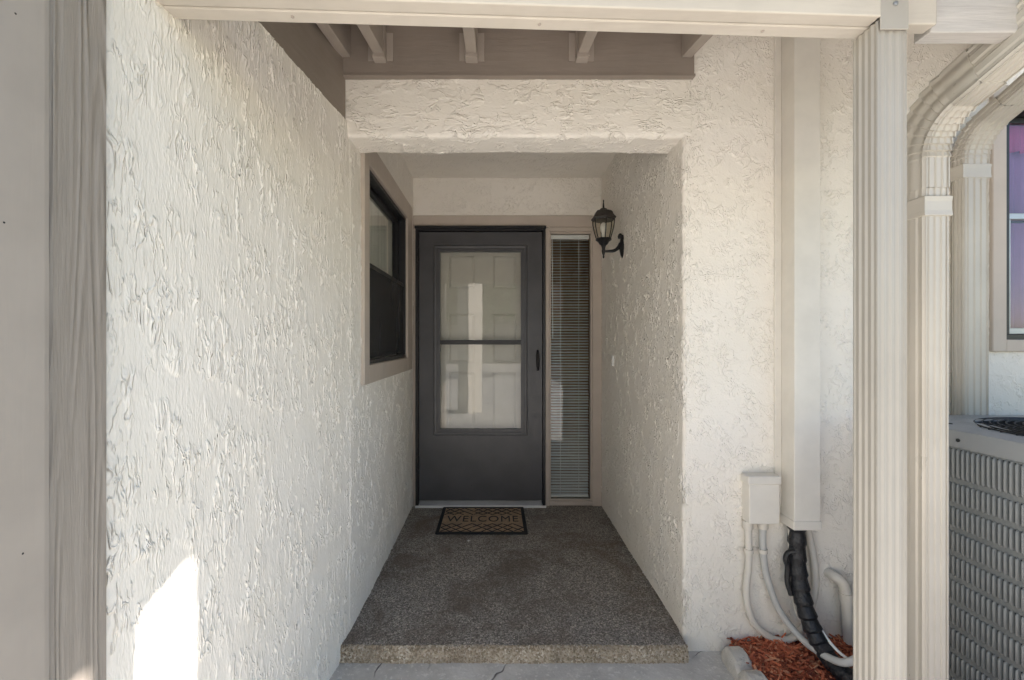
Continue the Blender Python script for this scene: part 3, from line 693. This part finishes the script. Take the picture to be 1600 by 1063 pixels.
# ------------------------------------------------------------------ mulch + edging
V = []; F = []; nx, ny = 60, 40
def mz(x, y): return -.045 + .035 * (y - 1.5) / .41 + .008 * sin(x * 23) * cos(y * 17)
for i in range(nx + 1):
    for j in range(ny + 1):
        x = .99 + 1.2 * i / nx; y = .85 + 1.07 * j / ny; V.append((x, y, mz(x, y) - .012))
for i in range(nx):
    for j in range(ny): a = i * (ny + 1) + j; F.append((a, a + ny + 1, a + ny + 2, a + 1))
mu = MB(); mu.add(V, F)
for k in range(4800):
    near = k < 3500
    x = random.uniform(.985, 1.55) if near else random.uniform(.985, 2.15); y = random.uniform(1.45, 1.905) if near else random.uniform(.86, 1.5)
    L = random.choice((.009, .014, .022, .030, .042)) * random.uniform(.7, 1.2); wd = random.uniform(.0022, .0068); th = random.uniform(.0008, .0025)
    q = Matrix.Rotation(random.uniform(0, pi), 3, 'Z') @ Matrix.Rotation(random.gauss(0, .35), 3, 'Y') @ Matrix.Rotation(random.gauss(0, .5), 3, 'X')
    c = Vector((x, y, mz(x, y) + random.uniform(-.010, .008))); tp_ = random.uniform(.3, .9); b = random.uniform(-.15, .15) * L
    pts = [(-L, -wd * tp_, -th), (L, -wd * .5, -th), (L, wd * tp_, -th), (-L, wd, -th), (-L, -wd * tp_, th), (L, -wd * .5, th), (L, wd * tp_, th), (-L, wd, th)]
    mu.hexa([c + q @ Vector((a, bb_ + b * (abs(a) / L), cc)) for a, bb_, cc in pts])
tag(mu.build('mulch', 'mulch'), 'red wood-chip mulch heaped at the foot of the front wall', 'mulch', kind='stuff')

def edger(label, y_end, y_start, x):
    m = MB(); n = 64; V = []; F = []; L = y_end - y_start; prof = []
    for i in range(n + 1):
        t = i / n; y = y_start + L * t; s = abs(sin(t * pi * 3)); top = -.035 + .045 * s ** .6; bul = .008 * s
        ring = [(x - .036 - bul, GZ - .04), (x - .036 - bul, top - .014), (x - .026 - bul, top), (x + .022, top + .002), (x + .032, top - .012), (x + .032, GZ - .04)]
        V += [(a + random.uniform(-.0015, .0015), y, b + random.uniform(-.0015, .0015)) for a, b in ring]
    for i in range(n):
        for j in range(6): F.append((i * 6 + j, i * 6 + (j + 1) % 6, (i + 1) * 6 + (j + 1) % 6, (i + 1) * 6 + j))
    F += [tuple(range(6)), tuple(n * 6 + j for j in range(6))[::-1]]
    tag(m.add(V, F).build('edging_block', 'edger', None, True), label, 'edging')
edger('scalloped pale concrete edging block between the path and the mulch', 1.868, 1.47, .962)

# ------------------------------------------------------------------ lantern
lx0, ly0 = .669, 2.816
lan = thing('wall_lantern', (.76, ly0, 1.744), 'black carriage lantern on a curved arm on the entrance wall', 'lantern')
SG = 6; R0 = pi / 6
m = MB(); m.lathe([(.076, 1.985), (.080, 1.992), (.070, 2.003), (.062, 2.014), (.056, 2.029), (.046, 2.037), (.030, 2.041)], SG, (lx0, ly0, 0), R0)
m.lathe([(.022, 2.036), (.025, 2.042), (.020, 2.051), (.010, 2.055)], 12, (lx0, ly0, 0)); m.build('roof', 'bronze', lan)
m = MB(); m.lathe([(.007, 2.052), (.0055, 2.066), (.004, 2.085), (.003, 2.093), (.0045, 2.097), (.004, 2.103), (.001, 2.107)], 10, (lx0, ly0, 0)); m.build('finial', 'iron', lan, True)
m = MB()
rb = lambda z: .045 + .024 * math.sin(min(1, (z - 1.868) / .118) * pi / 2) 
zz = [1.866 + .12 * k / 8 for k in range(9)]
for k in range(6):
    a = R0 + k * pi / 3; m.tube([(lx0 + rb(z) * cos(a), ly0 + rb(z) * sin(a), z) for z in zz], .0034, 6, None, (cos(a), sin(a), 0))
m.lathe([(.070, 1.978), (.073, 1.986), (.068, 1.990)], SG, (lx0, ly0, 0), R0)
m.build('cage', 'iron', lan)
m = MB(); V = []; F = []
for z in zz:
    for k in range(6): a = R0 + k * pi / 3; V.append((lx0 + (rb(z) - .002) * cos(a), ly0 + (rb(z) - .002) * sin(a), z))
for i in range(8):
    for k in range(6): F.append((i * 6 + k, i * 6 + (k + 1) % 6, (i + 1) * 6 + (k + 1) % 6, (i + 1) * 6 + k))
m.add(V, F).build('glass_shade', 'glass_lamp', lan)
m = MB(); m.lathe([(.009, 1.872), (.012, 1.885), (.012, 1.90), (.018, 1.915), (.021, 1.935), (.017, 1.955), (.006, 1.966)], 14, (lx0, ly0, 0)); m.build('bulb', 'white', lan, True)
m = MB(); m.lathe([(.048, 1.866), (.050, 1.858), (.034, 1.846), (.026, 1.832), (.016, 1.824), (.012, 1.812), (.010, 1.80), (.012, 1.79), (.009, 1.775), (.0045, 1.762), (.006, 1.756), (.0055, 1.749), (.002, 1.744)], 12, (lx0, ly0, 0)); m.build('base_cup', 'iron', lan, True)
m = MB(); m.sweep([(.007, 0), (.0045, .006), (-.0045, .006), (-.007, 0), (-.0045, -.006), (.0045, -.006)], spline([(lx0, ly0, 1.787), (lx0 + .035, ly0, 1.788), (lx0 + .065, ly0, 1.792), (lx0 + .09, ly0, 1.808), (lx0 + .108, ly0, 1.835)], 6), (0, 0, 1), [1 + .06 * i ** 1.0 * .8 for i in range(25)]); m.build('arm', 'iron', lan, True)
m = MB(); V = []; F = []; P = []
for k in range(24):
    a = 2 * pi * k / 24; P.append((.029 * cos(a) * (1 - .18 * sin(a)), .072 * sin(a)))
for xx, f in ((XR + .006, 1.0), (XR - .006, 1.0), (XR - .014, .78), (XR - .020, .42)):
    V += [(xx, ly0 + a * f, 1.818 + b * f) for a, b in P]
for i in range(3):
    for k in range(24): F.append((i * 24 + k, i * 24 + (k + 1) % 24, (i + 1) * 24 + (k + 1) % 24, (i + 1) * 24 + k))
F.append(tuple(72 + k for k in range(24)))
m.add(V, F); m.lathe([(.012, -.012), (.016, 0), (.011, .014), (.004, .02)], 10, (XR - .018, ly0, 1.878)); m.build('backplate', 'iron', lan, True)

db = MB(); db.box(XR - .012, XR + .004, 3.03, 3.056, 1.066, 1.137, .003); db = tag(db.build('doorbell', 'white'), 'small cream doorbell button on the wall beneath the lantern', 'doorbell')
m = MB(); m.box(XR - .015, XR - .011, 3.037, 3.049, 1.09, 1.112, .002); m.build('button', 'cover', db)

# ------------------------------------------------------------------ doormat
mat0 = thing('doormat', (-.087, 3.13, 0), 'coir doormat reading WELCOME with a black lattice, before the storm door', 'doormat')
mx0, mx1, my0, my1 = -.384, .207, 2.893, 3.35
m = MB(); m.box(mx0 + .012, mx1 - .012, my0 + .012, my1 - .012, .001, .0105, .002); m.build('coir_pad', 'coir', mat0)
m = MB(); b = .026
m.box(mx0, mx1, my0, my0 + b, .0006, .0125, .004); m.box(mx0, mx1, my1 - b, my1, .0006, .0125, .004); m.box(mx0, mx0 + b, my0 + b * .8, my1 - b * .8, .0006, .0124, .004); m.box(mx1 - b, mx1, my0 + b * .8, my1 - b * .8, .0006, .0124, .004)
m.build('border', 'rubber', mat0)
m = MB(); ix0, ix1 = mx0 + b, mx1 - b
def lattice(y0, y1, cols_, rows_):
    W = (ix1 - ix0) / cols_; H = (y1 - y0) / rows_
    for i in range(cols_):
        for j in range(rows_):
            xa, xb, ya, yb = ix0 + W * i, ix0 + W * (i + 1), y0 + H * j, y0 + H * (j + 1)
            for (p0, p1) in (((xa, ya), (xb, yb)), ((xa, yb), (xb, ya))):
                if random.random() < .06: continue
                d = (Vector(p1) - Vector(p0)).normalized(); q = Vector((-d.y, d.x)) * .0042; p0 = Vector(p0); p1 = Vector(p1); j0 = random.uniform(0, .012)
                zt_ = .0116 + random.uniform(0, .0008); p0 = p0 + d * j0
                m.hexa([(*(p0 - q), .008), (*(p1 - q), .008), (*(p1 + q), .008), (*(p0 + q), .008), (*(p0 - q), zt_), (*(p1 - q), zt_), (*(p1 + q), zt_), (*(p0 + q), zt_)])
lattice(my0 + b, 3.045, 8, 2); m.build('lattice', 'rubber', mat0)
m = MB(); lattice(3.20, my1 - b, 8, 2); m.build('lattice', 'rubber', mat0)
fc = bpy.data.curves.new('lettering', 'FONT'); fc.body = 'WELCOME'; fc.size = .135; fc.align_x = 'CENTER'; fc.align_y = 'CENTER'; fc.extrude = .0018; fc.space_character = 1.12
fo = bpy.data.objects.new('tmp', fc); COL.objects.link(fo); bpy.context.view_layer.update()
me = bpy.data.meshes.new_from_object(fo.evaluated_get(bpy.context.evaluated_depsgraph_get())); bpy.data.objects.remove(fo)
xs_ = [v.co.x for v in me.vertices]; kx = .49 / (max(xs_) - min(xs_))
for v in me.vertices: v.co = Vector((v.co.x * kx - .087, v.co.y * 1.05 + 3.122, v.co.z + .0102))
me.materials.clear(); me.materials.append(M['rubber']); link(bpy.data.objects.new('lettering', me), mat0)
m = MB(); m.lathe([(.003, 0), (.008, .003), (.007, .007), (.003, .009)], 9, (-.165, 2.80, .0), .3, Matrix.Diagonal((1.2, .8, 1)).to_3x3() if False else None)
tag(m.build('pebble', 'white', None, True), 'tiny white pebble on the dark floor before the doormat', 'pebble')

# ------------------------------------------------------------------ air conditioner
ac = thing('air_conditioner', (1.95, 1.44, GZ), 'grey louvred air conditioner condenser standing beside the downspouts', 'air conditioner')
AX0, AX1, AY0, AY1, AZ = 1.55, 2.35, 1.04, 1.83, .937
def rrect(x0, x1, y0, y1, r, k=6):
    out = []
    for cx, cy, a0 in ((x1 - r, y1 - r, 0), (x0 + r, y1 - r, pi / 2), (x0 + r, y0 + r, pi), (x1 - r, y0 + r, 1.5 * pi)):
        out += [(cx + r * cos(a0 + pi / 2 * i / k), cy + r * sin(a0 + pi / 2 * i / k)) for i in range(k + 1)]
    return out
def prism(m, P, z0, z1):
    n = len(P); return m.add([(a, b, z0) for a, b in P] + [(a, b, z1) for a, b in P], [(i, (i + 1) % n, n + (i + 1) % n, n + i) for i in range(n)] + [tuple(range(n))[::-1], tuple(range(n, 2 * n))])
prism(MB(), rrect(AX0 + .014, AX1 - .014, AY0 + .014, AY1 - .014, .05), GZ + .03, AZ - .03).build('coil', 'ac_dark', ac)
prism(MB(), rrect(AX0 - .02, AX1 + .02, AY0 - .02, AY1 + .02, .02), -.2, GZ + .03).build('base_pad', 'concrete', ac)
# lid: skirt and annular top with a round fan opening
n = 28; O = rrect(AX0 - .004, AX1 + .004, AY0 - .004, AY1 + .004, .07); cx, cy, fr_ = 1.95, 1.435, .305
def circ(r, z): 
    out = []
    for a, b in O: t = math.atan2(b - cy, a - cx); out.append((cx + r * cos(t), cy + r * sin(t), z))
    return out
sc_ = lambda k, z: [(cx + (a - cx) * k, cy + (b - cy) * k, z) for a, b in O]
rings_ = [sc_(.985, AZ - .060), sc_(1, AZ - .058), sc_(1, AZ - .014), sc_(.992, AZ - .004), sc_(.975, AZ), circ(fr_ + .045, AZ), circ(fr_ + .03, AZ + .006), circ(fr_, AZ + .006), circ(fr_ - .006, AZ - .03)]
V = [v for r_ in rings_ for v in r_]; n = len(O)
F = [(i * n + k, i * n + (k + 1) % n, (i + 1) * n + (k + 1) % n, (i + 1) * n + k) for i in range(len(rings_) - 1) for k in range(n)]
lid = MB().add(V, F).build('lid', 'ac_lid', ac, True)
m = MB()
for k in range(15):
    r_ = fr_ * (1 - k / 15.5); P = [(cx + r_ * cos(a), cy + r_ * sin(a), AZ + .004 + .012 * (1 - (r_ / fr_) ** 2)) for a in [2 * pi * i / 48 for i in range(49)]]
    m.tube(P, .0028, 5, None, (0, 0, 1))
for k in range(40):
    a = 2 * pi * k / 40; m.tube([(cx + r_ * cos(a + .25 * (r_ / fr_ - 1)), cy + r_ * sin(a + .25 * (r_ / fr_ - 1)), AZ + .001 + .012 * (1 - (r_ / fr_) ** 2)) for r_ in (.05, .12, .2, .26, fr_ + .003)], .0022, 5, None, (0, 0, 1))
m.build('fan_grille', 'ac_dark', ac)
m = MB(); m.lathe([(.30, AZ - .12), (.30, AZ - .119)], 40, (cx, cy, 0)); m.build('fan_well', 'ac_dark', ac)
for y in (1.52, 1.20):
    m = MB(); m.lathe([(.006, 0), (.006, .003), (.003, .005)], 8, (AX0 - .004, y, AZ - .034), 0, Matrix.Rotation(-pi / 2, 3, 'Y')); m.build('screw', 'ac_dark', ac)
m = MB(); m.lathe([(.007, 0), (.005, .003)], 8, (1.632, 1.632, AZ)); m.build('screw', 'ac_dark', ac)
# louvred side facing the path
zr = [(.775, .871)] + [(.775 - .0205 - .0825 * k - .062, .775 - .0205 - .0825 * k) for k in range(10)]
m = MB(); zt_ = AZ - .055
for a, b in zr: m.box(AX0, AX0 + .012, AY0 + .05, AY1 - .05, b, zt_, .001); zt_ = a
m.box(AX0, AX0 + .012, AY0 + .05, AY1 - .05, GZ + .03, zt_); m.box(AX0 + .0005, AX0 + .013, AY0 + .02, AY0 + .05, GZ + .03, AZ - .055); m.box(AX0 + .0005, AX0 + .013, AY1 - .05, AY1 - .02, GZ + .03, AZ - .055)
m.box(AX0 + .02, AX1 - .02, AY0, AY0 + .012, GZ + .03, AZ - .055)
m.build('side_panel', 'ac', ac)
def louvre(hh):
    V = []; F = []; N_ = 7; zs_ = [-.5, -.47, -.40, .40, .47, .5]; rr = [.25, .7, 1, 1, .7, .25]
    for z, k in zip(zs_, rr):
        for i in range(N_):
            a = pi * i / (N_ - 1); V.append((.004 - .0115 * k * sin(a), -.0052 * k * cos(a), z * hh))
    for i in range(5):
        for j in range(N_ - 1): F.append((i * N_ + j, i * N_ + j + 1, (i + 1) * N_ + j + 1, (i + 1) * N_ + j))
    F += [tuple(range(N_)), tuple(5 * N_ + j for j in range(N_))[::-1]]; return V, F
LV = [louvre(.096 + .008), louvre(.062 + .008)]; protos = [None, None]; rest = MB()
ys = [AY0 + .058 + .0157 * k for k in range(43)]
for ri, (a, b) in enumerate(zr):
    t_ = 0 if ri == 0 else 1
    for y in ys:
        loc = Vector((AX0 - .001, y, (a + b) / 2))
        if 1.30 < y < 1.68:
            if protos[t_] is None:
                protos[t_] = MB().add(*LV[t_]).build('louvre', 'ac', ac, True); protos[t_].location = loc
            else: copy_of(protos[t_], ac, loc, 'louvre')
        else: rest.add([Vector(v) + loc for v in LV[t_][0]], LV[t_][1])
tag(rest.build('louvre_rows', 'ac', ac, True), kind='stuff')

# ------------------------------------------------------------------ what stands behind the camera (seen in the glass, lights the porch)
m = MB(); m.box(-.17, .17, -.17, .17, -.14, 2.35, .02, 1, Matrix.Translation((-.47, -1.6, 0)) @ Matrix.Rotation(radians(-38), 4, 'Z')); tag(m.build('gate_pillar', 'stucco_far'), 'square cream stucco pillar beside the driveway', 'pillar')
def tree(name, x, y, h, r_, label):
    root = thing(name, (x, y, -.14), label, 'tree', 'trees across the driveway')
    m = MB(); m.tube(spline([(x, y, -.3), (x + .1, y, h * .3), (x - .1, y + .1, h * .6), (x, y, h * .85)], 5), .16, 8, [1 - .75 * i / 15 for i in range(16)], (1, 0, 0)); m.build('trunk', 'shingle', root)
    m = MB()
    for k in range(2600):
        d = Vector((random.gauss(0, 1), random.gauss(0, 1), random.gauss(0, .8))).normalized() * random.uniform(.45, 1) ** .5
        c = Vector((x, y, h * .68)) + Vector((d.x * r_, d.y * r_, d.z * h * .33)) * (1 + .25 * sin(d.x * 7) * cos(d.z * 6)); q = Matrix.Rotation(random.random() * 6, 3, 'X') @ Matrix.Rotation(random.random() * 6, 3, 'Z'); s_ = random.uniform(.08, .2)
        m.add([c + q @ Vector(v) * s_ for v in ((-1, 0, 0), (0, -.45, .1), (1, 0, 0), (0, .45, .1))], [(0, 1, 2, 3)])
    m.build('crown', 'leaf', root)
tree('shade_tree', -5.5, -9.8, 6, 2.0, 'leafy shade tree across the driveway, left of the pillar')
tree('shade_tree', 5.5, -10, 7, 2.4, 'tall leafy shade tree across the driveway, right of the pillar')

nb = thing('neighbour_house', (1, -22, -.14), 'cream house with a brown roof across the driveway', 'house')
m = MB(); m.box(-9, 10, -26, -18.5, -.14, 2.8); m.build('wall', 'stucco_far', nb)
m = MB(); m.hexa([(-9.6, -26.6, 2.8), (10.6, -26.6, 2.8), (10.6, -17.9, 2.8), (-9.6, -17.9, 2.8), (-9.6, -22.5, 5.0), (10.6, -22.5, 5.0), (10.6, -22, 5.0), (-9.6, -22, 5.0)]); m.build('roof', 'shingle', nb)
tree('shade_tree', -1.2, -15, 5, 2.2, 'low leafy shade tree straight across the driveway')
